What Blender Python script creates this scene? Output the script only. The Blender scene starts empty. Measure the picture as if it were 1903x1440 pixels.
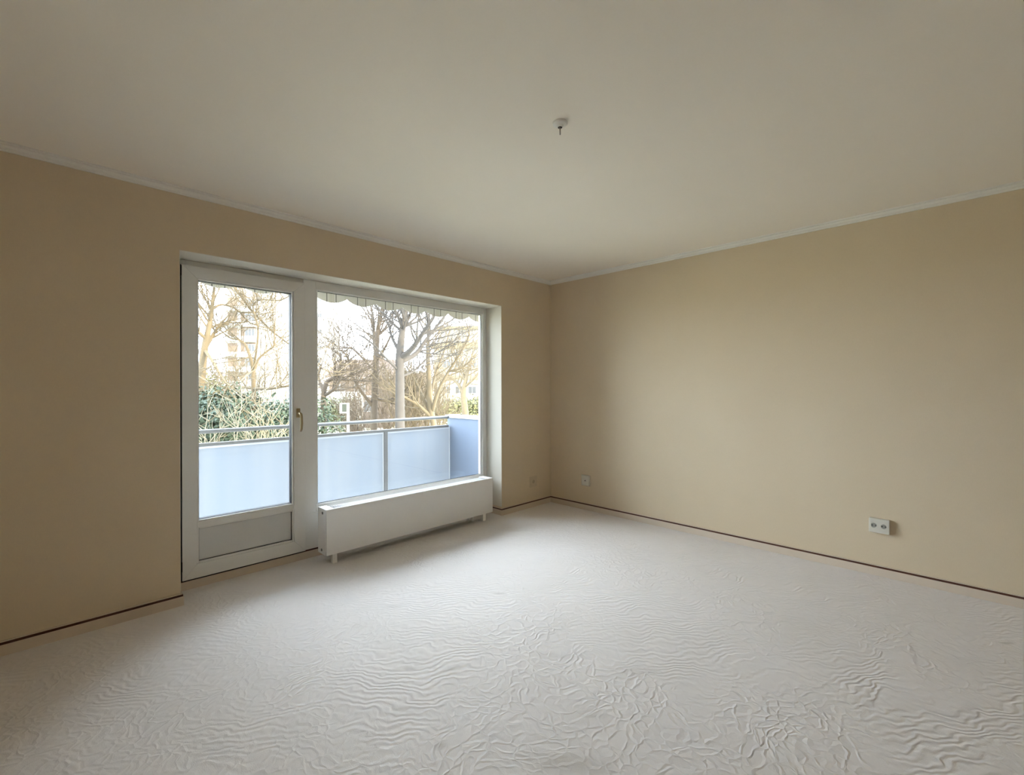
import bpy, bmesh, math, random
from mathutils import Vector, Matrix, noise

scene = bpy.context.scene
C = scene.collection

# ------------------------------------------------------------------ camera
CAM = Vector((-4.043, -3.362, 1.310))
YAW, PITCH, ROLL, FPX = math.radians(44.533), math.radians(-0.0515), math.radians(-0.1208), 851.3
F_ = Vector((math.cos(YAW)*math.cos(PITCH), math.sin(YAW)*math.cos(PITCH), math.sin(PITCH)))
_R0 = Vector((math.sin(YAW), -math.cos(YAW), 0)); _U0 = _R0.cross(F_)
R_ = _R0*math.cos(ROLL) + _U0*math.sin(ROLL); U_ = -_R0*math.sin(ROLL) + _U0*math.cos(ROLL)
cam_data = bpy.data.cameras.new('camera'); cam = bpy.data.objects.new('camera', cam_data); C.objects.link(cam)
cam.matrix_world = Matrix(((R_.x, U_.x, -F_.x, CAM.x), (R_.y, U_.y, -F_.y, CAM.y), (R_.z, U_.z, -F_.z, CAM.z), (0, 0, 0, 1)))
cam_data.sensor_fit = 'HORIZONTAL'; cam_data.sensor_width = 36.0; cam_data.lens = FPX/1903*36.0
cam_data.clip_start = 0.05; cam_data.clip_end = 600
scene.camera = cam

# ------------------------------------------------------------------ world, sun, exposure
SKY = 5.4
world = bpy.data.worlds.new('bright_sky'); scene.world = world; world.use_nodes = True
bg = world.node_tree.nodes['Background']
bg.inputs['Color'].default_value = (0.77, 0.868, 1.0, 1); bg.inputs['Strength'].default_value = SKY
sun_d = bpy.data.lights.new('sun', 'SUN'); sun_d.energy = 4.5; sun_d.color = (1.0, 0.77, 0.38); sun_d.angle = math.radians(3)
sun = bpy.data.objects.new('sun', sun_d); C.objects.link(sun)
_sd = Vector((-0.30, 0.86, -0.36)).normalized()                      # low sun from behind the house
sun.rotation_euler = _sd.to_track_quat('-Z', 'Y').to_euler(); sun.location = (10, -30, 20)
vs = scene.view_settings
vs.view_transform = 'Standard'; vs.look = 'None'; vs.gamma = 1.0; vs.use_curve_mapping = False; vs.exposure = 1.85
scene.cycles.max_bounces = 9; scene.cycles.diffuse_bounces = 7; scene.cycles.transparent_max_bounces = 16
scene.cycles.sample_clamp_indirect = 8.0

# ------------------------------------------------------------------ materials
MATS = {}
def mat(name, col, rough=0.7, metal=0.0, spec=0.3, var=0.0, vscale=8.0, bump=0.0, bscale=200.0):
    if name in MATS: return MATS[name]
    m = bpy.data.materials.new(name); m.use_nodes = True; nt = m.node_tree; p = nt.nodes['Principled BSDF']
    p.inputs['Base Color'].default_value = (*col, 1); p.inputs['Roughness'].default_value = rough
    p.inputs['Metallic'].default_value = metal; p.inputs['Specular IOR Level'].default_value = spec
    tc = nt.nodes.new('ShaderNodeTexCoord')
    if var > 0:
        n = nt.nodes.new('ShaderNodeTexNoise'); n.inputs['Scale'].default_value = vscale; n.inputs['Detail'].default_value = 5
        nt.links.new(tc.outputs['Object'], n.inputs['Vector'])
        r = nt.nodes.new('ShaderNodeMix'); r.data_type = 'RGBA'
        r.inputs[6].default_value = (*[max(0, c*(1-var)) for c in col], 1); r.inputs[7].default_value = (*[min(1, c*(1+var)) for c in col], 1)
        nt.links.new(n.outputs['Fac'], r.inputs[0]); nt.links.new(r.outputs[2], p.inputs['Base Color'])
    if bump > 0:
        n = nt.nodes.new('ShaderNodeTexNoise'); n.inputs['Scale'].default_value = bscale; n.inputs['Detail'].default_value = 3
        nt.links.new(tc.outputs['Object'], n.inputs['Vector'])
        b = nt.nodes.new('ShaderNodeBump'); b.inputs['Strength'].default_value = bump; b.inputs['Distance'].default_value = 0.002
        nt.links.new(n.outputs['Fac'], b.inputs['Height']); nt.links.new(b.outputs['Normal'], p.inputs['Normal'])
    MATS[name] = m; return m

def wallpaper():
    m = mat('beige_wallpaper', (0.60, 0.50, 0.355), 0.85, spec=0.15); nt = m.node_tree; p = nt.nodes['Principled BSDF']
    tc = nt.nodes.new('ShaderNodeTexCoord'); mp = nt.nodes.new('ShaderNodeMapping')
    nt.links.new(tc.outputs['Object'], mp.inputs['Vector']); mp.inputs['Scale'].default_value = (260, 260, 60)
    n = nt.nodes.new('ShaderNodeTexNoise'); n.inputs['Scale'].default_value = 1.0; n.inputs['Detail'].default_value = 2
    nt.links.new(mp.outputs['Vector'], n.inputs['Vector'])
    n2 = nt.nodes.new('ShaderNodeTexNoise'); n2.inputs['Scale'].default_value = 3.0; n2.inputs['Detail'].default_value = 4
    nt.links.new(tc.outputs['Object'], n2.inputs['Vector'])
    a = nt.nodes.new('ShaderNodeMath'); a.operation = 'ADD'; nt.links.new(n.outputs['Fac'], a.inputs[0]); nt.links.new(n2.outputs['Fac'], a.inputs[1])
    cr = nt.nodes.new('ShaderNodeMapRange'); cr.inputs[1].default_value = 0.6; cr.inputs[2].default_value = 1.4
    nt.links.new(a.outputs[0], cr.inputs[0])
    mx = nt.nodes.new('ShaderNodeMix'); mx.data_type = 'RGBA'
    mx.inputs[6].default_value = (0.66, 0.55, 0.39, 1); mx.inputs[7].default_value = (0.69, 0.58, 0.418, 1)
    nt.links.new(cr.outputs[0], mx.inputs[0]); nt.links.new(mx.outputs[2], p.inputs['Base Color'])
    b = nt.nodes.new('ShaderNodeBump'); b.inputs['Strength'].default_value = 0.12; b.inputs['Distance'].default_value = 0.001
    nt.links.new(n.outputs['Fac'], b.inputs['Height']); nt.links.new(b.outputs['Normal'], p.inputs['Normal'])
    return m

STAINS = [(-2.03, -1.265, .045, .014, .40), (-3.031, -2.002, .028, .020, .45), (-2.591, -.935, .045, .02, .22), (-2.844, -1.532, .035, .014, .30),
          (-2.723, -1.668, .040, .016, .28), (-2.789, -2.37, .16, .06, .32), (-2.518, -2.308, .05, .016, .25), (-2.15, -2.283, .11, .06, .16), (-.621, -3.513, .05, .012, .45), (-2.30, -1.95, .16, .03, .14)]
def carpet():
    m = mat('cream_carpet', (0.72, 0.665, 0.62), 0.95, spec=0.05); nt = m.node_tree; p = nt.nodes['Principled BSDF']
    L = nt.links.new; N = nt.nodes.new
    tc = N('ShaderNodeTexCoord')
    # warped coordinates for the wavy pile relief
    wn = N('ShaderNodeTexNoise'); wn.inputs['Scale'].default_value = 3.6; wn.inputs['Detail'].default_value = 3.0; L(tc.outputs['Object'], wn.inputs['Vector'])
    sub = N('ShaderNodeVectorMath'); sub.operation = 'SUBTRACT'; L(wn.outputs['Color'], sub.inputs[0]); sub.inputs[1].default_value = (.5, .5, .5)
    sc = N('ShaderNodeVectorMath'); sc.operation = 'SCALE'; L(sub.outputs[0], sc.inputs[0]); sc.inputs['Scale'].default_value = 0.34
    add = N('ShaderNodeVectorMath'); add.operation = 'ADD'; L(tc.outputs['Object'], add.inputs[0]); L(sc.outputs[0], add.inputs[1])
    mp = N('ShaderNodeMapping'); mp.inputs['Rotation'].default_value = (0, 0, math.radians(-47)); L(add.outputs[0], mp.inputs['Vector'])
    wv = N('ShaderNodeTexWave'); wv.wave_type = 'BANDS'; wv.bands_direction = 'X'; wv.wave_profile = 'SIN'
    wv.inputs['Scale'].default_value = 9.0; wv.inputs['Distortion'].default_value = 2.2; wv.inputs['Detail'].default_value = 2.0; wv.inputs['Detail Scale'].default_value = 1.6
    L(mp.outputs['Vector'], wv.inputs['Vector'])
    vo = N('ShaderNodeTexVoronoi'); vo.feature = 'DISTANCE_TO_EDGE'; vo.inputs['Scale'].default_value = 19.0; L(add.outputs[0], vo.inputs['Vector'])
    vr = N('ShaderNodeMapRange'); vr.inputs[1].default_value = 0.0; vr.inputs[2].default_value = 0.22; vr.inputs[3].default_value = 1; vr.inputs[4].default_value = 0; L(vo.outputs['Distance'], vr.inputs[0])
    sel = N('ShaderNodeTexNoise'); sel.inputs['Scale'].default_value = 1.1; sel.inputs['Detail'].default_value = 2; L(tc.outputs['Object'], sel.inputs['Vector'])
    sr = N('ShaderNodeMapRange'); sr.inputs[1].default_value = 0.42; sr.inputs[2].default_value = 0.58; L(sel.outputs['Fac'], sr.inputs[0])
    mxh = N('ShaderNodeMix'); mxh.data_type = 'FLOAT'; L(sr.outputs[0], mxh.inputs[0]); L(wv.outputs['Fac'], mxh.inputs[2]); L(vr.outputs[0], mxh.inputs[3])
    fine = N('ShaderNodeTexNoise'); fine.inputs['Scale'].default_value = 260; fine.inputs['Detail'].default_value = 2; L(tc.outputs['Object'], fine.inputs['Vector'])
    fm = N('ShaderNodeMath'); fm.operation = 'MULTIPLY_ADD'; L(fine.outputs['Fac'], fm.inputs[0]); fm.inputs[1].default_value = 0.35; L(mxh.outputs[0], fm.inputs[2])
    bp = N('ShaderNodeBump'); bp.inputs['Strength'].default_value = 0.52; bp.inputs['Distance'].default_value = 0.0035
    L(fm.outputs[0], bp.inputs['Height']); L(bp.outputs['Normal'], p.inputs['Normal'])
    # soft colour patches
    cn = N('ShaderNodeTexNoise'); cn.inputs['Scale'].default_value = 2.4; cn.inputs['Detail'].default_value = 4; L(tc.outputs['Object'], cn.inputs['Vector'])
    cmx = N('ShaderNodeMix'); cmx.data_type = 'RGBA'; L(cn.outputs['Fac'], cmx.inputs[0])
    cmx.inputs[6].default_value = (0.715, 0.67, 0.63, 1); cmx.inputs[7].default_value = (0.755, 0.715, 0.695, 1)
    col = cmx.outputs[2]
    sep = N('ShaderNodeSeparateXYZ'); L(add.outputs[0], sep.inputs[0])
    for (sx, sy, rx, ry, st) in STAINS:                                     # worn and spotted places in the pile
        v = N('ShaderNodeVectorMath'); v.operation = 'SUBTRACT'; L(tc.outputs['Object'], v.inputs[0]); v.inputs[1].default_value = (sx, sy, 0)
        q = N('ShaderNodeMapping'); q.vector_type = 'TEXTURE'; q.inputs['Rotation'].default_value = (0, 0, math.radians(-45)); q.inputs['Scale'].default_value = (rx, ry, 1); L(v.outputs[0], q.inputs['Vector'])
        wv2 = N('ShaderNodeVectorMath'); wv2.operation = 'MULTIPLY_ADD'; L(sub.outputs[0], wv2.inputs[0]); wv2.inputs[1].default_value = (2.2, 2.2, 0); L(q.outputs[0], wv2.inputs[2])
        ln = N('ShaderNodeVectorMath'); ln.operation = 'LENGTH'; L(wv2.outputs[0], ln.inputs[0])
        mr = N('ShaderNodeMapRange'); mr.inputs[1].default_value = 0.3; mr.inputs[2].default_value = 1.3; mr.inputs[3].default_value = st; mr.inputs[4].default_value = 0; L(ln.outputs['Value'], mr.inputs[0])
        mx = N('ShaderNodeMix'); mx.data_type = 'RGBA'; L(mr.outputs[0], mx.inputs[0]); L(col, mx.inputs[6]); mx.inputs[7].default_value = (0.40, 0.37, 0.33, 1)
        col = mx.outputs[2]
    L(col, p.inputs['Base Color'])
    return m

def glass_mat():
    m = bpy.data.materials.new('window_glass'); m.use_nodes = True; nt = m.node_tree; nt.nodes.clear()
    o = nt.nodes.new('ShaderNodeOutputMaterial'); t = nt.nodes.new('ShaderNodeBsdfTransparent'); t.inputs['Color'].default_value = (.97, .985, .98, 1)
    g = nt.nodes.new('ShaderNodeBsdfGlossy'); g.inputs['Roughness'].default_value = 0.0
    lw = nt.nodes.new('ShaderNodeFresnel'); lw.inputs['IOR'].default_value = 1.3
    mx = nt.nodes.new('ShaderNodeMixShader'); nt.links.new(lw.outputs[0], mx.inputs[0]); nt.links.new(t.outputs[0], mx.inputs[1]); nt.links.new(g.outputs[0], mx.inputs[2])
    nt.links.new(mx.outputs[0], o.inputs['Surface']); return m

def frosted_mat():
    m = bpy.data.materials.new('frosted_panel'); m.use_nodes = True; nt = m.node_tree; nt.nodes.clear()
    o = nt.nodes.new('ShaderNodeOutputMaterial'); d = nt.nodes.new('ShaderNodeBsdfDiffuse'); t = nt.nodes.new('ShaderNodeBsdfTranslucent')
    tc = nt.nodes.new('ShaderNodeTexCoord'); mp = nt.nodes.new('ShaderNodeMapping'); mp.inputs['Scale'].default_value = (5, 1, .25)
    n = nt.nodes.new('ShaderNodeTexNoise'); n.inputs['Scale'].default_value = 1.5; nt.links.new(tc.outputs['Object'], mp.inputs['Vector']); nt.links.new(mp.outputs['Vector'], n.inputs['Vector'])
    c = nt.nodes.new('ShaderNodeMix'); c.data_type = 'RGBA'; c.inputs[6].default_value = (.275, .32, .385, 1); c.inputs[7].default_value = (.36, .38, .415, 1)
    nt.links.new(n.outputs['Fac'], c.inputs[0]); nt.links.new(c.outputs[2], d.inputs['Color']); nt.links.new(c.outputs[2], t.inputs['Color'])
    mx = nt.nodes.new('ShaderNodeMixShader'); mx.inputs[0].default_value = 0.35; nt.links.new(d.outputs[0], mx.inputs[1]); nt.links.new(t.outputs[0], mx.inputs[2])
    nt.links.new(mx.outputs[0], o.inputs['Surface']); return m

def awning_mat():
    m = mat('striped_awning_cloth', (.6, .57, .5), 0.9, spec=0.1); nt = m.node_tree; p = nt.nodes['Principled BSDF']
    tc = nt.nodes.new('ShaderNodeTexCoord'); sp = nt.nodes.new('ShaderNodeSeparateXYZ'); nt.links.new(tc.outputs['Object'], sp.inputs[0])
    md = nt.nodes.new('ShaderNodeMath'); md.operation = 'MULTIPLY_ADD'; md.inputs[1].default_value = 1/0.279; md.inputs[2].default_value = 2.188/0.279 + 2; nt.links.new(sp.outputs['X'], md.inputs[0])
    fr = nt.nodes.new('ShaderNodeMath'); fr.operation = 'FRACT'; nt.links.new(md.outputs[0], fr.inputs[0])
    r = nt.nodes.new('ShaderNodeValToRGB'); r.color_ramp.interpolation = 'CONSTANT'; nt.links.new(fr.outputs[0], r.inputs[0])
    base, dk, yl = (.47, .45, .41, 1), (.13, .12, .11, 1), (.40, .375, .30, 1)
    stops = [(0, base), (.345, dk), (.372, base), (.45, yl), (.47, base), (.50, yl), (.52, base), (.55, yl), (.57, base), (.635, dk), (.662, base), (.93, yl), (.945, base)]
    el = r.color_ramp.elements; el[0].position = 0; el[0].color = base; el[1].position = .345; el[1].color = dk
    for pos, c in stops[2:]:
        e = el.new(pos); e.color = c
    nt.links.new(r.outputs['Color'], p.inputs['Base Color'])
    # thin cloth lets some of the light behind it through
    o = nt.nodes['Material Output']; t = nt.nodes.new('ShaderNodeBsdfTranslucent'); nt.links.new(r.outputs['Color'], t.inputs['Color'])
    mx = nt.nodes.new('ShaderNodeMixShader'); mx.inputs[0].default_value = .3
    nt.links.new(p.outputs[0], mx.inputs[1]); nt.links.new(t.outputs[0], mx.inputs[2]); nt.links.new(mx.outputs[0], o.inputs['Surface'])
    return m

M_WALL = wallpaper(); M_CARPET = carpet(); M_GLASS = glass_mat(); M_FROST = frosted_mat(); M_AWN = awning_mat()
M_CEIL = mat('ceiling_paint', (0.86, 0.805, 0.705), 0.9, spec=0.1, var=0.012, vscale=2.5, bump=0.15, bscale=90)
M_CROWN = mat('crown_paint', (0.80, 0.78, 0.72), 0.7)
M_BASE = mat('baseboard_cream', (0.66, 0.56, 0.45), 0.6)
M_STRIPE = mat('dark_brown_stripe', (0.085, 0.03, 0.016), 0.45)
M_REVEAL = mat('reveal_plaster', (0.70, 0.665, 0.58), 0.85, spec=0.1)
M_PVC = mat('window_frame_white', (0.78, 0.77, 0.735), 0.35, spec=0.4)
M_GASKET = mat('gasket_black', (0.02, 0.02, 0.02), 0.6)
M_DPANEL = mat('door_panel_white', (0.68, 0.68, 0.66), 0.4)
M_HANDLE = mat('handle_bronze', (0.42, 0.34, 0.20), 0.35, metal=0.6)
M_HINGE = mat('hinge_black', (0.015, 0.013, 0.012), 0.5)
M_RAD = mat('radiator_enamel', (0.87, 0.865, 0.85), 0.35, spec=0.4)
M_SCREW = mat('screw_grey', (0.28, 0.28, 0.28), 0.4, metal=0.7)
M_DARK = mat('dark_recess', (0.05, 0.045, 0.04), 0.8)
M_OUT = mat('outlet_white', (0.66, 0.63, 0.545), 0.4)
M_OUTB = mat('outlet_painted', (0.60, 0.505, 0.36), 0.6)
M_METAL = mat('hook_metal', (0.35, 0.33, 0.29), 0.4, metal=0.6)
M_ALU = mat('railing_aluminium', (.11, .112, .115), 0.45, metal=0.2)
M_SIDE = mat('balcony_side_blue_grey', (0.095, 0.12, 0.165), 0.7, var=.06, vscale=2)
M_CAP = mat('balcony_cap_pale', (0.36, 0.37, 0.39), 0.6)
M_CONC = mat('concrete', (0.42, 0.41, 0.39), 0.9, var=.1, vscale=3)
M_FACADE = mat('facade_render', (0.62, 0.58, 0.52), 0.9, var=.05, vscale=1)
M_LAWN = mat('lawn_winter', (0.46, 0.43, 0.31), 1.0, var=.35, vscale=.4)

# ------------------------------------------------------------------ mesh helpers
class MB:
    def __init__(s): s.v = []; s.f = []
    def box(s, x0, x1, y0, y1, z0, z1):
        b = len(s.v)
        s.v += [(x0,y0,z0),(x1,y0,z0),(x1,y1,z0),(x0,y1,z0),(x0,y0,z1),(x1,y0,z1),(x1,y1,z1),(x0,y1,z1)]
        s.f += [tuple(b+i for i in q) for q in ((0,3,2,1),(4,5,6,7),(0,1,5,4),(1,2,6,5),(2,3,7,6),(3,0,4,7))]
        return s
    def quad(s, *p):
        b = len(s.v); s.v += [tuple(q) for q in p]; s.f.append(tuple(range(b, b+len(p)))); return s
    def tube(s, pts, rad, n=6, cap=True):
        pts = [Vector(p) for p in pts]; k = len(pts); b = len(s.v)
        up = Vector((0, 0, 1)); prev = None
        for i, p in enumerate(pts):
            d = (pts[min(i+1, k-1)] - pts[max(i-1, 0)])
            d = d.normalized() if d.length > 1e-9 else Vector((0, 0, 1))
            if prev is None:
                a = d.cross(up); a = a if a.length > .1 else d.cross(Vector((1, 0, 0)))
            else:
                a = prev - d*prev.dot(d)
                if a.length < 1e-4: a = d.cross(Vector((1, .3, 0)))
            a.normalize(); prev = a; c = d.cross(a); r = rad[i] if hasattr(rad, '__len__') else rad
            for j in range(n):
                t = 2*math.pi*j/n; s.v.append(tuple(p + (a*math.cos(t) + c*math.sin(t))*r))
        for i in range(k-1):
            for j in range(n):
                s.f.append((b+i*n+j, b+i*n+(j+1) % n, b+(i+1)*n+(j+1) % n, b+(i+1)*n+j))
        if cap:
            s.f.append(tuple(b+j for j in reversed(range(n)))); s.f.append(tuple(b+(k-1)*n+j for j in range(n)))
        return s
    def lathe(s, prof, n=24, axis='z', org=(0, 0, 0)):
        b = len(s.v); o = Vector(org)
        for (r, h) in prof:
            for j in range(n):
                t = 2*math.pi*j/n; x, y = r*math.cos(t), r*math.sin(t)
                q = {'z': (x, y, h), 'y': (x, h, y), 'x': (h, x, y)}[axis]; s.v.append(tuple(o + Vector(q)))
        k = len(prof)
        for i in range(k-1):
            for j in range(n):
                s.f.append((b+i*n+j, b+i*n+(j+1) % n, b+(i+1)*n+(j+1) % n, b+(i+1)*n+j))
        s.f.append(tuple(b+j for j in reversed(range(n)))); s.f.append(tuple(b+(k-1)*n+j for j in range(n)))
        return s
    def build(s, name, m, parent=None, smooth=False, bevel=0.0):
        me = bpy.data.meshes.new(name); me.from_pydata(s.v, [], s.f)
        bm = bmesh.new(); bm.from_mesh(me)
        bmesh.ops.recalc_face_normals(bm, faces=bm.faces)
        if bevel > 0:
            bmesh.ops.bevel(bm, geom=[e for e in bm.edges if e.calc_face_angle(0) > .5], offset=bevel, segments=2, affect='EDGES', profile=.6)
        bm.to_mesh(me); bm.free()
        me.materials.append(m)
        if smooth:
            for q in me.polygons: q.use_smooth = True
        o = bpy.data.objects.new(name, me); C.objects.link(o)
        if parent: o.parent = parent; o.matrix_parent_inverse = Matrix.Translation(-Vector(parent.location))
        return o

def box(name, m, parent, x0, x1, y0, y1, z0, z1, bevel=0.0):
    return MB().box(x0, x1, y0, y1, z0, z1).build(name, m, parent, bevel=bevel)
def tag(o, label=None, cat=None, group=None, kind=None):
    if label: o['label'] = label
    if cat: o['category'] = cat
    if group: o['group'] = group
    if kind: o['kind'] = kind
    return o
def empty(name, loc, label, cat, group=None, kind=None):
    o = bpy.data.objects.new(name, None); C.objects.link(o); o.location = loc; o.empty_display_size = .1
    return tag(o, label, cat, group, kind)
def S(o, label=None):
    o['kind'] = 'structure'
    if label: o['label'] = label
    return o

# ------------------------------------------------------------------ room shell
XL, YR, CEIL = -4.75, -6.3, 2.510                  # far side wall, wall behind the camera, ceiling height
OX0, OX1, OZ = -3.480, -0.777, 2.142              # window recess
WT, FP = 0.36, 0.225                              # wall thickness, plane of the window frame
S(box('floor', M_CARPET, None, XL, 0, YR, WT, -.12, 0), 'cream carpet with a wavy sculpted pile and a few faint stains')
S(box('ceiling', M_CEIL, None, XL-.3, .3, YR-.3, WT, CEIL, CEIL+.25), 'plain off-white painted ceiling')
w = MB(); w.box(XL-.3, OX0, 0, WT, -.3, CEIL); w.box(OX1, .3, 0, WT, -.3, CEIL); w.box(OX0, OX1, 0, WT, OZ, CEIL)
S(w.build('wall_left', M_WALL), 'beige papered wall around the deep balcony window recess')
S(box('wall_right', M_WALL, None, 0, .3, YR, 0, -.3, CEIL), 'long bare beige papered wall with two outlets')
S(box('wall_rear', M_WALL, None, XL, 0, YR-.3, YR, -.3, CEIL))
S(box('wall_near', M_WALL, None, XL-.3, XL, YR, 0, -.3, CEIL))
# white plaster lining of the recess
r = MB(); r.box(OX1-.003, OX1, .001, FP, .085, OZ); r.box(OX0, OX0+.003, .001, FP, .085, OZ); r.box(OX0, OX1, .001, FP, OZ-.003, OZ)
S(r.build('trim_1', M_REVEAL), 'white plaster reveal lining the window recess')
# low wall behind the radiator, step below the door
S(box('wall_parapet', M_WALL, None, -2.665, OX1-.003, FP+.01, WT, 0, .345))
S(box('trim_2', M_BASE, None, OX0, -2.665, FP+.012, WT, 0, .052), 'cream step under the balcony door')

# crown moulding: stepped profile (distance from wall, drop below ceiling)
PROF = [(0, .036), (.010, .036), (.013, .026), (.024, .022), (.032, .013), (.033, .009), (.046, .008), (.048, 0), (0, 0)]
def run(name, prof, m, side, label):
    mb = MB(); n = len(prof)
    if side == 'left': ends = [lambda d, z: (XL, -d, z), lambda d, z: (-d, -d, z)]
    elif side == 'right': ends = [lambda d, z: (-d, -d, z), lambda d, z: (-d, YR, z)]
    for e in ends:
        for (d, z) in prof: mb.v.append(e(d, z))
    for i in range(n): mb.f.append((i, (i+1) % n, n+(i+1) % n, n+i))
    mb.f.append(tuple(range(n))); mb.f.append(tuple(range(2*n-1, n-1, -1)))
    return S(mb.build(name, m), label)
cp = [(d, CEIL-h) for d, h in PROF]
run('trim_3', cp, M_CROWN, 'left', 'narrow white stepped crown moulding above the window wall')
run('trim_4', cp, M_CROWN, 'right', 'narrow white stepped crown moulding above the long right wall')

# baseboards: cream strip, dark brown line, thin cream lip on top
def base_poly(name, path, label):
    """path: wall-line points with inward normals at the corners (already mitred)"""
    def strip(nm, m, d, z0, z1, parent):
        mb = MB()
        for (px, py, nx, ny) in path:
            for dd, z in ((0, z0), (d, z0), (d, z1), (0, z1)): mb.v.append((px+nx*dd, py+ny*dd, z))
        for i in range(len(path)-1):
            for j in range(4): mb.f.append((4*i+j, 4*i+(j+1) % 4, 4*i+4+(j+1) % 4, 4*i+4+j))
        k = 4*(len(path)-1); mb.f += [(0, 1, 2, 3), (k+3, k+2, k+1, k)]
        return mb.build(nm, m, parent)
    b = strip(name, M_BASE, .016, 0, .054, None); S(b, label)
    strip('stripe', M_STRIPE, .0125, .054, .066, b); strip('lip', M_BASE, .010, .066, .071, b)
    return b
base_poly('baseboard_left', [(XL, 0, 0, -1), (OX0, 0, 1, -1), (OX0, FP+.012, 1, 0)], 'cream baseboard with a dark brown line, left of the balcony door')
base_poly('baseboard_corner', [(OX1, FP, -1, 0), (OX1, 0, -1, -1), (0, 0, -1, -1), (0, YR, -1, 0)], 'cream baseboard with a dark brown line, from the radiator around the room corner')
base_poly('baseboard_recess', [(OX0+.016, FP+.012, 0, -1), (OX1-.016, FP+.012, 0, -1)], 'cream baseboard under the balcony door and behind the radiator')

# ------------------------------------------------------------------ window and balcony door
GY = FP+.030                                       # glass plane
def ring(mb, x0, x1, z0, z1, wl, wr, wb, wt, y0, y1):
    mb.box(x0, x0+wl, y0, y1, z0, z1); mb.box(x1-wr, x1, y0, y1, z0, z1)
    mb.box(x0+wl, x1-wr, y0, y1, z0, z0+wb); mb.box(x0+wl, x1-wr, y0, y1, z1-wt, z1)
    return mb
MUL0, MUL1 = -2.665, -2.553                        # mullion between door and window
win = S(empty('window_1', (-1.7, FP, .345), 'large fixed window with a white frame above the radiator', None))
WZ0 = .345
fr = ring(MB(), MUL0, OX1-.003, WZ0, OZ-.003, MUL1-MUL0-.020, .052, .050, .066, FP, FP+.065)
fr.box(MUL0, MUL1+.06, FP, FP+.065, .050, WZ0)     # the mullion runs down to the step
fr.build('frame', M_PVC, win, bevel=.003)
GX0, GX1, GZ0, GZ1 = MUL1, -.840, .400, 2.066
ring(MB(), GX0-.020, GX1+.020, GZ0-.020, GZ1+.020, .020, .020, .020, .020, FP+.012, GY+.003).build('glazing_bead', M_PVC, win, bevel=.004)
ring(MB(), GX0-.004, GX1+.004, GZ0-.004, GZ1+.004, .007, .007, .007, .007, FP+.022, GY).build('gasket', M_GASKET, win)
box('pane', M_GLASS, win, GX0, GX1, GY, GY+.004, GZ0, GZ1)
box('sill_ledge', M_PVC, win, MUL1, OX1-.004, FP-.035, FP, .335, .360, bevel=.004)
box('drip_rail', M_PVC, win, GX0, GX1, FP+.006, FP+.03, GZ0-.034, GZ0-.026, bevel=.002)

DX0, DX1, DZ0, DZ1 = -3.434, -2.662, .068, 2.103
door = S(empty('door_1', (-3.05, FP, .05), 'white balcony door with a tall glass pane and a low solid panel', None))
df = MB(); df.box(OX0+.003, DX0+.02, FP+.004, WT-.02, .050, OZ-.003); df.box(DX0+.02, MUL0, FP+.004, WT-.02, 2.085, OZ-.003); df.box(DX0+.02, MUL0, FP+.004, WT-.02, .050, .075)
df.build('frame', M_PVC, door, bevel=.003)
LY0, LY1 = FP-.022, FP+.05                         # leaf front/back
gx0, gx1, gz0, gz1 = -3.343, -2.757, .443, 2.016   # glass opening
pz0, pz1 = .172, .383                              # lower panel
def prism(name, m, parent, poly, y0, y1, bevel):
    mb = MB(); n = len(poly); mb.v = [(x, y0, z) for x, z in poly] + [(x, y1, z) for x, z in poly]
    mb.f = [tuple(range(n)), tuple(range(2*n-1, n-1, -1))] + [(i, (i+1) % n, n+(i+1) % n, n+i) for i in range(n)]
    return mb.build(name, m, parent, bevel=bevel)
ix0, ix1, iz0, iz1 = gx0-.012, gx1+.012, pz0-.012, gz1+.012
prism('stile', M_PVC, door, [(DX0, DZ0), (ix0, iz0), (ix0, iz1), (DX0, DZ1)], LY0, LY1, .0025)
prism('stile', M_PVC, door, [(DX1, DZ0), (ix1, iz0), (ix1, iz1), (DX1, DZ1)], LY0, LY1, .0025)
prism('top_rail', M_PVC, door, [(DX0, DZ1), (DX1, DZ1), (ix1, iz1), (ix0, iz1)], LY0, LY1, .0025)
prism('bottom_rail', M_PVC, door, [(DX0, DZ0), (DX1, DZ0), (ix1, iz0), (ix0, iz0)], LY0, LY1, .0025)
box('middle_rail', M_PVC, door, ix0, ix1, LY0, LY1, pz1+.012, gz0-.012, bevel=.0025)
for z0, z1 in ((gz0, gz1), (pz0, pz1)):
    ring(MB(), gx0-.013, gx1+.013, z0-.013, z1+.013, .013, .013, .013, .013, LY0+.005, LY1-.01).build('glazing_bead', M_PVC, door, bevel=.004)
    ring(MB(), gx0-.002, gx1+.002, z0-.002, z1+.002, .005, .005, .005, .005, LY0+.018, LY0+.030).build('gasket', M_GASKET, door)
ring(MB(), gx0, gx1, gz0, gz1, .004, .004, .004, .004, LY0+.03, LY0+.055).build('spacer', M_GASKET, door)
box('pane', M_GLASS, door, gx0, gx1, LY0+.050, LY0+.054, gz0, gz1)
box('lower_panel', M_DPANEL, door, gx0, gx1, LY0+.024, LY0+.045, pz0, pz1)
box('seal', M_GASKET, door, DX0-.006, DX0+.002, LY0+.012, LY0+.05, DZ0, DZ1)
box('weather_strip', M_GASKET, door, DX0, DX1+.002, LY0+.02, FP+.01, DZ0-.012, DZ0-.004)
for hz in (2.065, .16):
    h = MB().tube([(DX0-.010, LY0+.004, hz-.04), (DX0-.010, LY0+.004, hz+.035)], .008, 10); h.box(DX0-.012, DX0+.006, LY0+.002, LY0+.02, hz-.034, hz+.03)
    h.build('hinge', M_HINGE, door)
hx, hz = -2.716, 1.118
hd = MB(); hd.box(hx-.014, hx+.014, LY0-.012, LY0, hz-.035, hz+.035)
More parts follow.
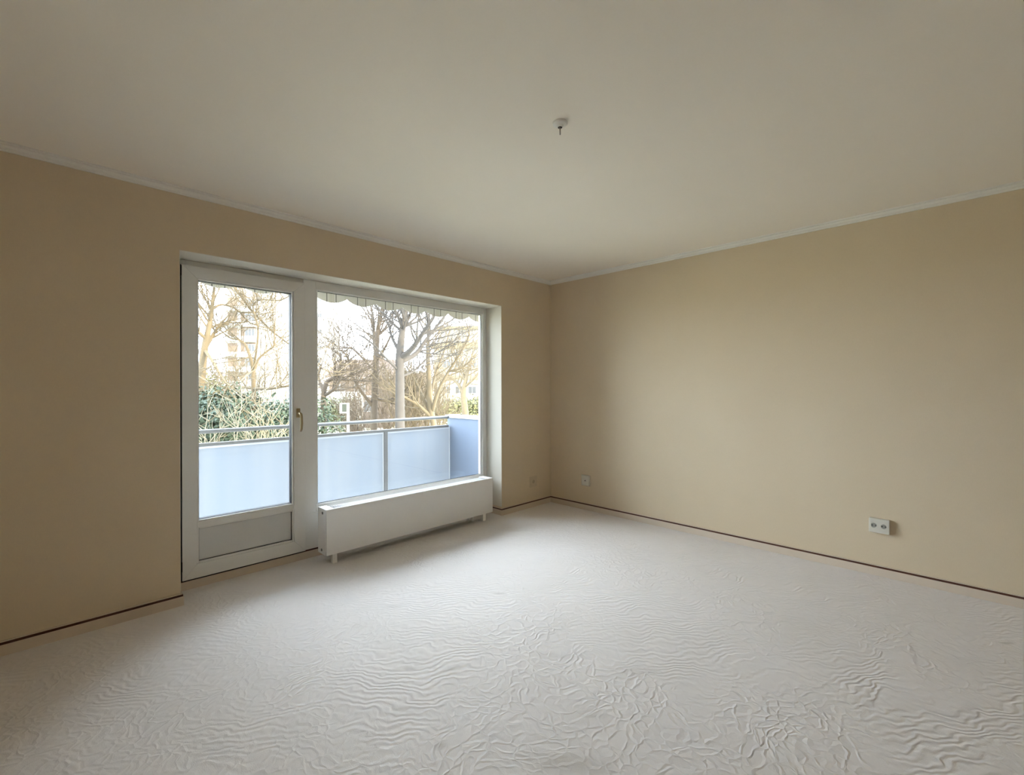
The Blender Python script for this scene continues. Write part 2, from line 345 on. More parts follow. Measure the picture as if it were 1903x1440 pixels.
hd = hd.build('handle_plate', M_HANDLE, door, bevel=.005); hd['label'] = 'bronze handle plate'
MB().tube([(hx, LY0-.008, hz), (hx, LY0-.040, hz), (hx+.002, LY0-.052, hz-.006), (hx+.004, LY0-.056, hz-.022), (hx+.006, LY0-.056, hz-.075), (hx+.004, LY0-.053, hz-.118), (hx+.001, LY0-.047, hz-.135)],
          [.009, .009, .010, .010, .010, .009, .006], 10).build('handle_grip', M_HANDLE, hd, smooth=True)

# ------------------------------------------------------------------ radiator
rad = empty('radiator', (-1.77, .04, 0), 'long low white panel radiator on short feet under the window', 'radiator')
RX0, RX1, RY0, RY1, RZ0, RZ1 = -2.605, -.931, -.030, .112, .070, .408
box('front_panel', M_RAD, rad, RX0+.002, RX1-.002, RY0, RY0+.012, RZ0, RZ1, bevel=.003)
box('back_panel', M_RAD, rad, RX0+.01, RX1-.01, RY1-.012, RY1, RZ0, RZ1-.012, bevel=.003)
for x0, x1 in ((RX0, RX0+.004), (RX1-.004, RX1)):
    box('side_cover', M_RAD, rad, x0, x1, RY0+.010, RY1, RZ0, RZ1-.001)
box('top_cap', M_RAD, rad, RX0+.001, RX0+.062, RY0+.006, RY1, RZ1-.010, RZ1+.001, bevel=.003)
box('top_cap', M_RAD, rad, RX1-.062, RX1-.001, RY0+.006, RY1, RZ1-.010, RZ1+.001, bevel=.003)
box('core', M_DARK, rad, RX0+.03, RX1-.03, RY0+.04, RY1-.03, RZ0+.01, RZ1-.05)
gl = MB(); x = RX0+.072
gs = None
while x < RX1-.070:
    if gs is None:
        gs = MB().box(0, .003, RY0+.012, RY1-.012, RZ1-.016, RZ1-.006).build('grille_slat', M_RAD, rad); gs.location.x = x - 0; me = gs.data
        first = x
    else:
        o = gs.copy(); C.objects.link(o); o.location.x = x
    x += .0165
for sz, sy in ((RZ1-.030, .028), (RZ0+.030, .045)):
    MB().lathe([(.0105, -.001), (.0105, -.004), (.006, -.006)], 14, 'x', (RX0, sy, sz)).build('side_screw', M_SCREW, rad)
for fx in (-2.535, -1.035):
    box('foot', M_RAD, rad, fx-.018, fx+.018, -.020, .012, 0, RZ0+.02, bevel=.002)
MB().tube([(-1.13, .05, 0), (-1.13, .05, RZ0+.02)], .009, 10).build('pipe', M_RAD, rad)
MB().tube([(-1.18, .05, 0), (-1.18, .05, RZ0+.02)], .009, 10).build('pipe', M_RAD, rad)

# ------------------------------------------------------------------ outlets
def socket(parent, face, org, m, n=20):
    """round well with two contact holes, on wall x=0 (face 'x') or y=0 (face 'y')"""
    ax = face
    well = MB().lathe([(.0225, -.0005), (.0225, -.0030), (.0195, -.0032), (.0185, -.0010)], n, ax, org).build('socket_well', m, parent, smooth=False)
    for s in (-1, 1):
        off = Vector((0, s*.0095, 0)) if ax == 'x' else Vector((s*.0095, 0, 0))
        MB().lathe([(.0032, -.0005), (.0032, -.0022)], 10, ax, Vector(org)+off).build('contact_hole', M_DARK, well)
    return well
do = empty('double_outlet', (0, -2.951, .348), 'white surface-mounted double outlet low on the long right wall', 'outlet')
box('backing_box', M_OUT, do, -.026, 0, -3.005, -2.897, .300, .396, bevel=.002)
box('cover_plate', M_OUT, do, -.031, -.026, -3.007, -2.895, .300, .396, bevel=.0025)
for yy in (-2.924, -2.977):
    o = MB().lathe([(.0200, -.0312), (.0200, -.0335), (.0165, -.0335), (.0150, -.0316)], 22, 'x', (0, yy, .350)).build('socket_insert', M_OUT, do)
    MB().lathe([(.0150, -.0312), (.0150, -.0318)], 22, 'x', (0, yy, .350)).build('socket_well', mat('outlet_shadow', (.30, .29, .25), .6), o)
    for s in (-1, 1): MB().lathe([(.0036, -.0312), (.0036, -.0326)], 10, 'x', (0, yy+s*.0085, .350)).build('contact_hole', M_DARK, o)
so = empty('antenna_outlet', (0, -.492, .311), 'white single antenna outlet near the room corner, on the right wall', 'outlet')
box('backing_plate', M_OUT, so, -.012, 0, -.546, -.438, .256, .369, bevel=.003)
box('cover_plate', M_OUT, so, -.016, -.012, -.541, -.443, .261, .364, bevel=.003)
MB().lathe([(.016, -.0158), (.016, -.0175), (.009, -.0185)], 18, 'x', (0, -.492, .311)).build('ring', M_OUT, so)
MB().lathe([(.006, -.017), (.006, -.0195)], 12, 'x', (0, -.492, .311)).build('port', M_DARK, so)
po = empty('painted_outlet', (-.298, 0, .274), 'single outlet painted over in the wall beige, between window recess and room corner', 'outlet')
box('backing_plate', M_OUTB, po, -.358, -.238, -.004, 0, .216, .332, bevel=.0015)
MB().lathe([(.044, -.0038), (.044, -.0055), (.041, -.006)], 26, 'y', (-.298, 0, .274)).build('cover_disc', M_OUTB, po)
MB().lathe([(.020, -.0058), (.020, -.0066), (.016, -.0066)], 20, 'y', (-.298, 0, .274)).build('socket_well', mat('outlet_painted_dark', (.46, .38, .26), .7), po)

# ------------------------------------------------------------------ ceiling hook
hk = empty('ceiling_hook', (-2.405, -2.060, CEIL), 'small white ceiling rosette with a short lamp hook', 'ceiling hook')
MB().lathe([(.034, CEIL), (.034, CEIL-.006), (.030, CEIL-.010), (.016, CEIL-.014), (.012, CEIL-.022)], 28, 'z', (-2.405, -2.060, 0)).build('rosette', M_CROWN, hk, smooth=False)
MB().lathe([(.010, CEIL-.020), (.010, CEIL-.023)], 16, 'z', (-2.405, -2.060, 0)).build('hole', M_DARK, hk)
MB().tube([(-2.405, -2.060, CEIL-.018), (-2.405, -2.060, CEIL-.040), (-2.402, -2.058, CEIL-.048), (-2.406, -2.061, CEIL-.055)], [.0035, .0032, .0032, .003], 8).build('hook', M_METAL, hk, smooth=True)

# ------------------------------------------------------------------ balcony
BY = 1.75                                          # outer edge of the balcony
S(box('ceiling_sky_blocker', mat('sky_blocker_soffit', (.74, .73, .70), .9), None, -5.4, .10, WT, BY-.05, 2.58, 2.76))  # unseen slab overhead, added to cut the high sky light on the carpet
S(box('floor_balcony', mat('balcony_tiles', (.84, .82, .78), .8, var=.03, vscale=4), None, -5.4, .10, WT, BY+.10, -.32, -.14))
ra = empty('balcony_railing', (-2.5, BY, -.14), 'aluminium balcony railing with pale blue frosted panels', 'railing')
MB().tube([(-5.3, BY, .895), (-.119, BY, .895)], .021, 14).build('handrail', M_ALU, ra, smooth=True)
box('lower_rail', M_ALU, ra, -5.3, -.119, BY-.018, BY+.018, .755, .787, bevel=.004)
for px in (-1.093, -2.09, -3.09, -4.09, -5.09):
    box('post', M_ALU, ra, px-.023, px+.023, BY-.022, BY+.022, -.14, .76, bevel=.003)
    MB().tube([(px, BY, .78), (px, BY, .88)], .010, 8).build('support', M_ALU, ra) if px < -2 else None
xs = [-5.09, -4.09, -3.09, -2.09, -1.093, -.0665]
for a, b in zip(xs, xs[1:]):
    box('infill_panel', M_FROST, ra, a+.026, b-.026, BY+.004, BY+.012, -.10, .735)
    ring(MB(), a+.024, b-.024, -.10, .757, .012, .012, .02, .022, BY-.004, BY+.018).build('panel_frame', mat('panel_frame_pale', (.42, .45, .50), .5), ra)
sp = empty('balcony_side_screen', (-.06, 1.05, -.14), 'solid blue-grey balcony end wall with a pale cap', 'balcony wall')
box('screen', M_SIDE, sp, -.09, .02, WT, BY+.05, -.14, .885)
box('cap', M_CAP, sp, -.115, .05, WT, BY+.075, .885, .925, bevel=.006)
# outer facade of the house (its mass keeps the balcony in shade)
fc = MB(); y0, y1 = WT, WT+.02
fc.box(-16, OX0-.05, y0, y1, -4.2, 9); fc.box(OX1+.05, .9, y0, y1, -4.2, 9); fc.box(OX0-.05, OX1+.05, y0, y1, OZ+.03, 9); fc.box(OX0-.05, OX1+.05, y0, y1, -4.2, .02)
fc.box(-16, .9, -9, y0, CEIL+.3, 9)
S(fc.build('facade', M_FACADE))

# awning over the window: front bar and scalloped striped valance
aw = empty('awning', (-2.2, .45, 2.2), 'striped fabric awning valance with a scalloped edge above the window', 'awning')
VY, PER, CUSP0 = .50, .2790, -2.188
mb = MB(); x0v, x1v = CUSP0-5*PER, CUSP0+6.5*PER; n = 184
for i in range(n+1):
    xx = x0v + (x1v-x0v)*i/n; ph = ((xx-CUSP0)/PER) % 1.0
    zlow = 2.083 - .046*math.sin(math.pi*ph)**.75; yy = VY + .004*math.sin(xx*9)
    for (dy, z) in ((0, zlow), (0, 2.235), (.003, 2.235), (.003, zlow)): mb.v.append((xx, yy+dy, z))
for i in range(n):
    for j in range(4): mb.f.append((4*i+j, 4*i+(j+1) % 4, 4*i+4+(j+1) % 4, 4*i+4+j))
mb.f += [(0, 1, 2, 3), (4*n+3, 4*n+2, 4*n+1, 4*n)]
va = mb.build('valance', M_AWN, aw)
box('front_bar', M_CAP, aw, x0v-.02, x1v+.02, VY-.05, VY+.03, 2.235, 2.30, bevel=.008)
box('fabric_roll', M_AWN, aw, x0v, x1v, WT+.03, VY-.02, 2.24, 2.38, bevel=.03)

# ------------------------------------------------------------------ outdoors
GZ = -4.0
S(box('ground_garden', M_LAWN, None, -120, 160, .6, 260, GZ-.3, GZ))
def at(px, py, Z):
    return CAM + (F_ + R_*((px-951.5)/FPX) - U_*((py-720)/FPX))*Z

M_BARK = mat('bark_grey', (0.048, 0.042, 0.037), .95, var=.25, vscale=6)
M_BARK2 = mat('bark_brown', (0.061, 0.047, 0.034), .95, var=.25, vscale=6)
M_BARK_SUN = mat('bark_tan_sunlit', (.085, .066, .041), .95, var=.25, vscale=6)  # warm sunlight on these trees is put into the tan itself
M_TWIG_SUN = mat('twig_pale_sunlit', (.15, .128, .088), .95, var=.3, vscale=5)  # paler still: sun on the stems is part of this colour

def grow(mb, rng, p, d, length, rad, level, up=.25, wig=.35, segs=5):
    pts = [Vector(p)]; rr = [rad]; d = Vector(d).normalized(); kids = []
    for i in range(segs):
        d = (d + Vector((rng.uniform(-1, 1), rng.uniform(-1, 1), rng.uniform(-.6, .8)))*wig*.5 + Vector((0, 0, up*.22))).normalized()
        pts.append(pts[-1] + d*length/segs); rr.append(rad*(1 - .72*(i+1)/segs)); kids.append((pts[-1].copy(), d.copy(), rr[-1]))
    mb.tube(pts, rr, 5 if rad > .02 else 4, cap=False)
    if level > 0:
        for (q, dd, r2) in kids[1:]:
            for _ in range(rng.choice((1, 1, 2))):
                a = Vector((rng.uniform(-1, 1), rng.uniform(-1, 1), rng.uniform(-.3, .9))); a = (a - dd*a.dot(dd)).normalized()
                grow(mb, rng, q, dd*.75 + a*rng.uniform(.5, .95), length*rng.uniform(.42, .7), max(.0075, r2*.62), level-1, up, wig, 4)

def smooth_path(pts, k=4):
    out = []
    P = [pts[0]] + pts + [pts[-1]]
    for i in range(1, len(P)-2):
        a, b, c, d = P[i-1], P[i], P[i+1], P[i+2]
        for j in range(k):
            t = j/k
            out.append(tuple(.5*((2*b[m]) + (-a[m]+c[m])*t + (2*a[m]-5*b[m]+4*c[m]-d[m])*t*t + (-a[m]+3*b[m]-3*c[m]+d[m])*t**3) for m in range(len(b))))
    out.append(tuple(pts[-1])); return out

def tree(name, label, Z, limbs, m, seed, twig=2, tlen=1.2, group='bare trees in the garden', mt=None):
    """limbs: [[(px, py, depth offset, radius px), ...], ...]; the first one is the trunk"""
    rng = random.Random(seed)
    base = at(limbs[0][0][0], 760, Z); root = empty(name, (base.x, base.y, GZ), label, 'tree', group)
    for li, limb in enumerate(limbs):
        sp_ = smooth_path([tuple(map(float, q)) for q in limb]); pts = [at(a, b, Z+c) for a, b, c, r in sp_]; rr = [max(.008, r*Z/FPX) for a, b, c, r in sp_]
        if li == 0:
            g = pts[0].copy(); g.z = GZ - .05; pts = [g] + pts; rr = [rr[0]*1.35] + rr
        mb = MB().tube(pts, rr, 9 if li == 0 else 7)
        o = mb.build('trunk' if li == 0 else 'branch', m, root, smooth=True)
        tm = MB(); k = len(pts); i0 = int(k*(.62 if li == 0 else .30))
        for i in range(i0, k):
            for _rep in range(2 if rng.random() < .55 else 1):
                d = (pts[min(i+1, k-1)] - pts[i-1]).normalized(); a = Vector((rng.uniform(-1, 1), rng.uniform(-1, 1), rng.uniform(-.2, .8))); a = (a - d*a.dot(d)).normalized()
                grow(tm, rng, pts[i], (d*.6 + a*rng.uniform(.5, 1)) if i < k-1 else d, tlen*rng.uniform(.5, 1.25), max(.010, rr[i]*.45), twig)
        if tm.v:
            t = tm.build('twigs', mt or m, o); t['kind'] = 'stuff'
    return root

tree('bare_tree', 'tallest bare tree with a thick grey trunk forking in the middle of the window view', 12,
     [[(743, 830, 0, 9), (743, 760, 0, 8.6), (743, 700, 0, 8.2), (743, 660, 0, 7.8), (746, 625, 0, 6.2), (752, 590, .1, 5), (757, 550, .2, 4), (760, 500, .2, 3)],
      [(745, 664, 0, 5.5), (764, 650, -.2, 5), (784, 622, -.5, 4), (804, 592, -.7, 3), (826, 555, -.8, 2)],
      [(746, 672, 0, 5), (772, 658, .3, 4.4), (790, 634, .5, 3.4), (812, 606, .7, 2.4), (842, 566, .9, 1.5)],
      [(741, 652, 0, 3.2), (728, 626, .2, 2.4), (722, 604, .3, 1.9), (708, 578, .4, 1.2)],
      [(748, 612, 0, 3.2), (738, 584, -.2, 2.4), (722, 552, -.4, 1.5)],
      [(748, 616, 0, 3), (760, 590, .3, 2.6), (768, 560, .4, 2), (772, 520, .4, 1.4)],
      [(742, 690, 0, 2.6), (720, 668, -.3, 2.0), (694, 640, -.5, 1.5), (668, 622, -.6, .9)],
      [(745, 700, 0, 2.4), (768, 690, .4, 2), (792, 668, .6, 1.6), (818, 652, .8, .9)]], M_BARK, 3, 1, 1.25)
tree('bare_tree', 'slender brown tree with twin upright stems, left of the thickest trunk', 15,
     [[(695, 830, 0, 6.5), (695, 770, 0, 6), (697, 710, 0, 6), (699, 660, 0, 5.5), (702, 615, 0, 4.2), (708, 585, .1, 3.2), (713, 552, .1, 2.2)],
      [(699, 660, 0, 4), (695, 625, .2, 3.2), (694, 595, .2, 2.4), (689, 566, .3, 1.4)],
      [(693, 755, 0, 3.4), (672, 728, -.3, 2.8), (656, 700, -.5, 2.2), (648, 670, -.6, 1.6), (638, 652, -.7, .9)],
      [(695, 740, 0, 2.8), (720, 745, .3, 2.4), (740, 740, .5, 1.8), (760, 722, .6, 1.0)],
      [(697, 690, 0, 2.6), (676, 668, .4, 2), (655, 648, .6, 1.5), (628, 648, .8, .8)],
      [(700, 670, 0, 2.4), (716, 645, -.3, 2), (724, 628, -.4, 1.4), (735, 600, -.5, .8)]], M_BARK2, 8, 1, 1.5)
tree('bare_tree', 'pale sunlit tree with fanned stems, right of the thickest trunk', 14,
     [[(812, 830, 0, 6), (806, 790, 0, 6), (799, 750, 0, 5.5), (797, 700, 0, 4.6), (795, 650, 0, 3.6), (797, 600, .1, 2.4), (798, 565, .1, 1.4)],
      [(802, 770, 0, 4), (784, 735, .2, 3.2), (770, 705, .4, 2.4), (755, 680, .5, 1.4)],
      [(803, 765, 0, 4), (815, 725, -.3, 3), (834, 690, -.5, 2.4), (858, 652, -.7, 1.8), (872, 622, -.8, 1.5), (866, 600, -.9, 1)],
      [(805, 778, 0, 3.6), (776, 752, -.2, 3), (748, 735, -.4, 2.2), (728, 712, -.5, 1.2)],
      [(800, 745, 0, 3), (808, 700, .4, 2.4), (826, 650, .7, 1.6), (838, 606, .9, 1)],
      [(834, 690, -.5, 2), (858, 684, -.6, 1.5), (884, 662, -.7, .8)]], M_BARK_SUN, 21, 1, 1.3)
tree('bare_tree', 'broad tan tree at the right end of the window view', 36,
     [[(868, 790, 0, 6), (864, 760, 0, 6), (861, 730, 0, 5.2), (866, 705, 0, 3.4), (872, 680, .2, 2), (880, 650, .2, 1)],
      [(861, 732, 0, 4), (850, 712, .4, 2.8), (834, 702, .6, 1.8), (818, 704, .8, .8)],
      [(862, 720, 0, 3), (884, 700, -.4, 2), (900, 676, -.6, 1)],
      [(864, 706, 0, 2.4), (852, 680, .4, 1.6), (846, 655, .6, .8)]], M_BARK_SUN, 5, 1, 2.2)
tree('bare_tree', 'dark leaning tree beside the window mullion', 13,
     [[(602, 830, 0, 6), (602, 780, 0, 5.5), (601, 740, 0, 5), (606, 712, 0, 4), (622, 700, .1, 3), (633, 680, .1, 2.2), (632, 655, .2, 1.4)],
      [(603, 735, 0, 3.4), (622, 722, -.2, 2.6), (634, 700, -.3, 2), (642, 676, -.4, 1.2)],
      [(601, 728, 0, 3), (592, 700, .3, 2.2), (598, 676, .4, 1.4)],
      [(612, 706, 0, 2.2), (640, 706, .4, 1.6), (668, 708, .6, 1)]], M_BARK2, 13, 1, 1.2)
tree('bare_tree', 'leaning tan tree at the left edge of the door pane', 10,
     [[(368, 830, 0, 8), (371, 770, 0, 7.5), (375, 700, 0, 7), (380, 650, 0, 6), (386, 620, 0, 5), (393, 580, .1, 3.6), (397, 545, .1, 2.6), (402, 500, .1, 1.8)],
      [(380, 648, 0, 4.4), (396, 622, .2, 3.2), (412, 602, .3, 2.2), (440, 600, .5, 1.2)],
      [(385, 632, 0, 3.4), (364, 612, -.2, 2.6), (345, 590, -.3, 1.4)],
      [(380, 650, 0, 3), (398, 676, -.3, 2.4), (415, 706, -.5, 1.8), (432, 720, -.6, 1.0)],
      [(394, 575, .1, 2.6), (412, 566, .3, 2), (440, 575, .5, 1.5), (462, 598, .7, 1.2), (478, 605, .8, 1)]], M_BARK_SUN, 31, 1, .9)
tree('bare_tree', 'thin tan tree with long arching branches in the middle of the door pane', 11,
     [[(471, 830, 0, 5), (471, 770, 0, 4.4), (471, 720, 0, 4), (469, 680, 0, 3.2), (458, 645, 0, 2.4), (446, 632, .1, 2), (428, 628, .2, 1.6), (405, 610, .3, 1)],
      [(470, 700, 0, 2.6), (480, 668, .2, 2), (500, 650, .3, 1.6), (509, 640, .3, 1.4), (511, 600, .4, 1)],
      [(471, 722, 0, 3), (500, 722, -.3, 2.4), (530, 718, -.5, 1.8), (552, 715, -.6, 1.2)],
      [(471, 722, 0, 2.6), (440, 716, .3, 2), (415, 708, .5, 1.2)],
      [(511, 620, .4, 1.6), (490, 600, .4, 1.8), (470, 580, .3, 2), (452, 555, .2, 2.2), (436, 535, .1, 2.2), (425, 505, 0, 2)],
      [(511, 620, .4, 1.4), (525, 630, .5, 1.3), (545, 646, .6, 1)],
      [(470, 690, 0, 1.8), (478, 640, -.4, 1.6), (479, 605, -.5, 1.4), (470, 570, -.6, 1.3), (485, 557, -.7, 1.2), (520, 558, -.8, 1.2), (545, 545, -.9, 1)]], M_BARK_SUN, 37, 1, 1.1)

# shrubs with bare pale stems behind the railing
def shrub(px, Z, ztop, n, spread, m, seed, label):
    rng = random.Random(seed); b = at(px, 760, Z); root = empty('bare_shrub', (b.x, b.y, GZ), label, 'shrub', 'bare shrubs below the trees')
    H = ztop - GZ; mb = MB()
    for i in range(n):
        a = rng.uniform(0, 6.283); lean = rng.uniform(.05, .9)*spread
        p0 = Vector((b.x + rng.uniform(-.3, .3)*spread, b.y + rng.uniform(-.3, .3)*spread, GZ-.05)); tip = Vector((b.x + math.cos(a)*lean, b.y + math.sin(a)*lean, GZ + H*rng.uniform(.75, 1.05)))
        mid = (p0*.45 + tip*.55) + Vector((0, 0, H*.08)); r = rng.uniform(.012, .024)*max(1, Z/16)
        pts = smooth_path([tuple(p0), tuple(mid), tuple(tip)], 4); mb.tube(pts, [r*(1-.6*k/(len(pts)-1)) for k in range(len(pts))], 5)
        for k in range(3, len(pts)):
            for _ in range(2):
                grow(mb, rng, Vector(pts[k]), (tip-p0).normalized()*.6 + Vector((rng.uniform(-1, 1), rng.uniform(-1, 1), rng.uniform(-.2, .8)))*.7, H*rng.uniform(.10, .22), r*.55, 1, .2, .5, 4)
    s_ = mb.build('stems', m, root); s_['kind'] = 'stuff'
    return root
SH = [(655, 20, .7, 14, 1.3, M_BARK2, 'brown bare shrub below the small house, left of the twin-stemmed tree'),
      (725, 18, 1.0, 18, 1.4, M_BARK2, 'brown bare shrub between the twin-stemmed tree and the thickest trunk'),
      (772, 15, 1.2, 22, 1.2, M_BARK_SUN, 'yellowish bare shrub just right of the thickest trunk'),
      (805, 19, 1.6, 20, 1.4, M_BARK_SUN, 'tall yellowish bare shrub behind the pale sunlit tree'),
      (672, 21, 1.6, 16, 1.5, M_BARK2, 'brown bare shrub behind the twin-stemmed tree'),
      (430, 14, 1.5, 18, 1.3, M_BARK_SUN, 'tan bare shrub behind the left evergreen in the door pane'),
      (520, 15, 1.0, 14, 1.1, M_TWIG_SUN, 'pale bare shrub at the right side of the door pane')]
SH += [(395, 8.6, .8, 3, .9, M_TWIG_SUN, 'pale bare shrub in front of the left evergreen bush'),
       (455, 8.9, .7, 2, .9, M_TWIG_SUN, 'pale bare shrub in front of the middle evergreen bush'),
       (515, 9.2, .6, 2, .9, M_TWIG_SUN, 'pale bare shrub in front of the right evergreen bush')]
for i, (px, Z, zt, n, spd, m, lb) in enumerate(SH): shrub(px, Z, zt, n, spd, m, 100+i, lb)

# leafy evergreens
def leafy(name, label, px, Z, blobs, m, seed, count, leaf=.09, cat='bush', group='evergreen bushes'):
    """blobs: (px, py, radius in metres)"""
    rng = random.Random(seed); b = at(px, 760, Z); root = empty(name, (b.x, b.y, GZ), label, cat, group); mb = MB()
    tot = sum(r**2 for _, _, r in blobs)
    for (bx, by, r) in blobs:
        c = at(bx, by, Z + rng.uniform(-.4, .4))
        for _ in range(int(count*r*r/tot)):
            d = Vector((rng.gauss(0, 1), rng.gauss(0, 1), rng.gauss(0, 1))).normalized()
            p = c + d*r*(rng.random()**.4)*(1 + .25*noise.noise(d*3 + Vector((seed, 0, 0))))
            u = Vector((rng.gauss(0, 1), rng.gauss(0, 1), rng.gauss(0, .7))).normalized(); v = u.cross(d + Vector((.01, .02, 0))).normalized(); s = leaf*rng.uniform(.6, 1.4)
            mb.quad(p, p + u*s*.5 + v*s*.28, p + u*s, p + u*s*.5 - v*s*.28)
    f = mb.build('foliage', m, root); f['kind'] = 'stuff'
    t = MB(); c0 = at(blobs[0][0], blobs[0][1], Z)
    t.tube([(b.x, b.y, GZ-.05), ((b.x+c0.x)/2, (b.y+c0.y)/2, (GZ+c0.z)/2), tuple(c0)], [.10, .07, .03], 8).build('stem', M_BARK2, root)
    return root
M_LEAF = mat('leaf_dark_green', (.026, .040, .024), .6, var=.5, vscale=3)
M_LEAF2 = mat('leaf_olive', (0.045, 0.048, 0.022), .7, var=.4, vscale=3)
M_LEAFY = mat('leaf_yellow_green', (0.09, 0.087, 0.036), .8, var=.3, vscale=2)
leafy('evergreen_bush', 'dark green evergreen bush at the left of the door pane behind the railing', 400, 10,
      [(395, 775, .75), (375, 800, .6), (430, 790, .6), (400, 830, .8), (440, 750, .32), (380, 745, .30)], M_LEAF, 51, 5200)
leafy('evergreen_bush', 'dark green evergreen bush in the middle of the door pane behind the railing', 480, 11,
      [(480, 790, .75), (455, 770, .45), (505, 775, .5), (490, 830, .9), (470, 745, .25)], M_LEAF, 52, 4600)
leafy('evergreen_bush', 'green evergreen bush at the right of the door pane, partly behind the mullion', 550, 12,
      [(540, 790, .7), (570, 770, .7), (530, 820, .8), (590, 800, .7)], M_LEAF, 53, 4200)
leafy('olive_bush', 'olive green hedge bush beside the white sign board', 622, 24,
      [(615, 752, .55), (628, 762, .6), (645, 748, .45), (612, 775, .7), (640, 785, .8)], M_LEAF2, 54, 3600, .12)
leafy('yellow_hedge', 'sunlit yellow-green hedge in front of the pale apartment block', 860, 50,
      [(835, 762, 1.2), (850, 758, 1.3), (868, 760, 1.3), (885, 755, 1.3), (905, 758, 1.4), (820, 768, 1.0), (850, 780, 1.7), (885, 782, 1.7)], M_LEAFY, 55, 5200, .28)
leafy('yellow_bush', 'yellow-green bush behind the leaning tree in the door pane', 382, 16,
      [(378, 715, .7), (395, 722, .6), (368, 730, .7), (405, 735, .6), (385, 760, 1.0)], M_LEAFY, 56, 3200, .12)
leafy('brown_thicket', 'brownish thicket behind the trees, left of the small house', 625, 40,
      [(625, 705, 1.3), (645, 695, 1.4), (612, 718, 1.2), (665, 700, 1.3), (690, 705, 1.5), (715, 712, 1.5), (740, 715, 1.4), (640, 740, 1.6)], mat('leaf_brown', (0.072, 0.054, 0.037), .9, var=.3, vscale=1), 57, 3000, .20)

# ------------------------------------------------------------------ buildings
def facing(px, Z):
    """origin on the ground and local axes of a wall seen around (px) at depth Z"""
    p = at(px, 720, Z); p.z = GZ; return p
M_BW = mat('building_white', (0.18, 0.174, 0.162), .9, var=.04, vscale=.3)
M_BW2 = mat('building_white_bright', (0.273, 0.267, 0.254), .9)
M_BY = mat('building_pale_yellow', (0.187, 0.173, 0.143), .9, var=.04, vscale=.3)
M_BWIN = mat('far_window_glass', (0.042, 0.042, 0.042), .25)
M_BFR = mat('far_window_frame', (0.21, 0.204, 0.198), .6)
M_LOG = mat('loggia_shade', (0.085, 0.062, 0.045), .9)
M_ROOF = mat('roof_brown', (0.051, 0.036, 0.028), .9, var=.25, vscale=2)
M_BRK = mat('brick_tan', (0.084, 0.06, 0.045), .9, var=.2, vscale=3)

def building(name, label, px, Z, width, depth, height, yaw, m, wins, extra=None, cat='building', group='buildings across the garden', wsize=(1.5, 1.35)):
    p = facing(px, Z); root = empty(name, p, label, cat, group); root.rotation_euler.z = yaw
    def part(nm, mm, x0, x1, y0, y1, z0, z1, par=None):
        o = MB().box(x0, x1, y0, y1, z0, z1).build(nm, mm); o.parent = par or root; return o
    part('walls', m, 0, width, 0, depth, 0, height)
    for (wx, wz) in wins:
        fr_ = part('window', M_BFR, wx-wsize[0]/2-.08, wx+wsize[0]/2+.08, -.06, .05, wz-.08, wz+wsize[1]+.08)
        part('pane', M_BWIN, wx-wsize[0]/2, wx-.05, -.075, -.055, wz, wz+wsize[1], fr_); part('pane', M_BWIN, wx+.05, wx+wsize[0]/2, -.075, -.055, wz, wz+wsize[1], fr_)
    if extra: extra(root, part)
    return root

VIEW = YAW - math.pi/2
Z1 = 100.0; k1 = Z1/FPX                             # metres per pixel at the tower's distance
def ztop(py, Z): return 1.31 + (720-py)*Z/FPX - GZ
def tower_extra(root, part):
    for i, py in enumerate((552, 580, 608, 637, 664, 690)):
        zt = ztop(py, Z1); x0, x1 = (446-418)*k1, (473-418)*k1
        part('loggia', M_LOG, x0, x1, -.02, .1, zt-2.05, zt+.15)
        w_ = part('window', M_BFR, x0+.9, x1-.15, -.10, 0, zt-1.9, zt-.2)
        for j in range(3): part('pane', M_BWIN, x0+1.0+j*.68, x0+1.55+j*.68, -.13, -.09, zt-1.75, zt-.3, w_)
        part('balcony', M_BW2, x0-.4, x1+.1, -1.2, .0, zt-3.15, zt-2.0)
        part('balcony', M_BW2, .6, x0-.7, -1.0, .0, zt-3.0, zt-2.0)
        part('loggia', M_LOG, .6, x0-.7, -.02, .1, zt-2.0, zt+.0)
    part('parapet', M_BW2, -.2, (478-418)*k1, -.2, 8, ztop(530, Z1)+2, ztop(530, Z1)+3)
building('tower_block', 'pale apartment tower with stacked balconies behind the door pane', 418, Z1, (478-418)*k1, 12, ztop(530, Z1)+2, VIEW+.10, M_BW, [], tower_extra)
building('tower_wing', 'narrow white tower wing with small windows, right of the stacked balconies', 478, Z1+16, 36*k1*1.16, 12, ztop(595, Z1), VIEW+.05, M_BW2,
         [(x, ztop(py, Z1)) for py in (648, 672, 692, 712) for x in (.9, 2.6)], wsize=(.75, 1.5))
building('distant_tower', 'plain white high-rise with tiny windows, behind the window mullion', 514, 150, 88*150/FPX, 14, ztop(528, 150)+8, VIEW, M_BW2,
         [(x, ztop(py, 150)) for py in (560, 590, 620, 650, 673, 692) for x in (1.4, 14.2)], wsize=(1.1, 1.3))
def house_extra(root, part):
    H, W, D = 6.6, 110*60/FPX, 8
    rf = MB(); rf.v = [(-.4, -.5, H), (W+.4, -.5, H), (W+.4, D+.5, H), (-.4, D+.5, H), (-.4, D/2, H+2.6), (W+.4, D/2, H+2.6)]
    rf.f = [(0, 1, 5, 4), (2, 3, 4, 5), (0, 4, 3), (1, 2, 5), (0, 3, 2, 1)]
    o = rf.build('roof', M_ROOF); o.parent = root
    part('chimney', M_BRK, 5.4, 6.0, D/2-.3, D/2+.3, H+1.6, H+3.4)
    part('lintel', M_BW2, 2.4, 5.6, -.08, 0, 4.0, 4.25); part('gutter', M_BW2, -.3, W+.3, -.55, -.42, H-.12, H)
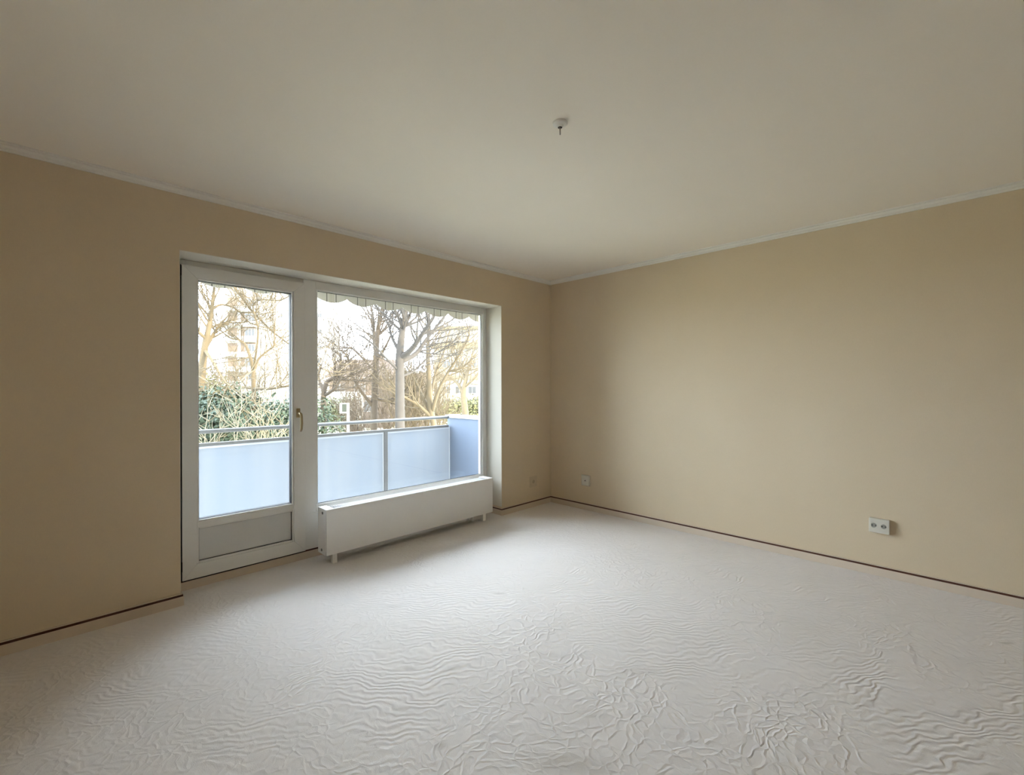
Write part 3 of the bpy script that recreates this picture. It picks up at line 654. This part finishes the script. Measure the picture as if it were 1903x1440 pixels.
building('small_house', 'small brown house with a pitched roof behind the middle trees', 612, 60, 110*60/FPX, 8, 6.6, VIEW, M_BRK,
         [(1.4, 4.4), (4.0, 4.4), (5.2, 2.2), (2.0, 1.8)], house_extra, wsize=(1.3, 1.3))
def block_extra(root, part):
    W = 170*95/FPX
    part('eaves', mat('eaves_tan', (0.1, 0.083, 0.05), .9), -.5, W+.5, -.8, .3, ztop(648, 95), ztop(638, 95))
    part('attic', M_BY, .8, W-.5, .8, 9, ztop(640, 95), ztop(612, 95))
    part('attic_roof', mat('eaves_tan', (0.1, 0.083, 0.05), .9), .4, W, .4, 9.4, ztop(612, 95), ztop(606, 95))
    part('cornice', mat('cornice_tan', (0.11, 0.092, 0.06), .9), -.2, W+.2, -.25, 0, ztop(706, 95), ztop(698, 95))
building('apartment_block', 'pale yellow apartment block with wide eaves at the right of the window view', 806, 95, 170*95/FPX, 10, ztop(640, 95), VIEW-.05, M_BY,
         [(x*95/FPX, ztop(py, 95)) for py in (683, 731, 755) for x in (24, 48, 72, 98, 124)], block_extra)
building('garage', 'low white garage behind the leaning tree', 600, 30, 38*30/FPX, 4, ztop(729, 30), VIEW, M_BW2, [(1.4, .9)], wsize=(.9, .5), group='garden sheds', cat='garage')
pb = building('brick_house', 'brown gabled house end with a white corner post, behind the thickest trunk', 752, 52, 26*52/FPX, 7, ztop(690, 52), VIEW, M_BRK, [],
         lambda root, part: (part('corner_post', M_BW2, -.15, .15, -.12, .1, 0, ztop(680, 52)), part('fascia', M_BW2, 0, 1.6, -.1, .0, ztop(694, 52), ztop(690, 52))), group='houses behind the trees')
# white sign board on a post
sg = facing(640, 14); sb = empty('sign_board', sg, 'white framed sign board on a thin post in the garden', 'sign'); sb.rotation_euler.z = VIEW
def spart(nm, m, x0, x1, y0, y1, z0, z1, par=None):
    o = MB().box(x0, x1, y0, y1, z0, z1).build(nm, m); o.parent = par or sb; return o
k = 14/FPX
spart('post', M_BW2, 4*k, 8*k, 0, .06, 0, ztop(749, 14))
bd = spart('board', M_BW2, -8*k, 8*k, -.05, .0, ztop(768, 14), ztop(749, 14))
spart('notice', mat('notice_grey', (.05, .055, .042), .6), -3*k, 5*k, -.06, -.05, ztop(765, 14), ztop(751, 14), bd)
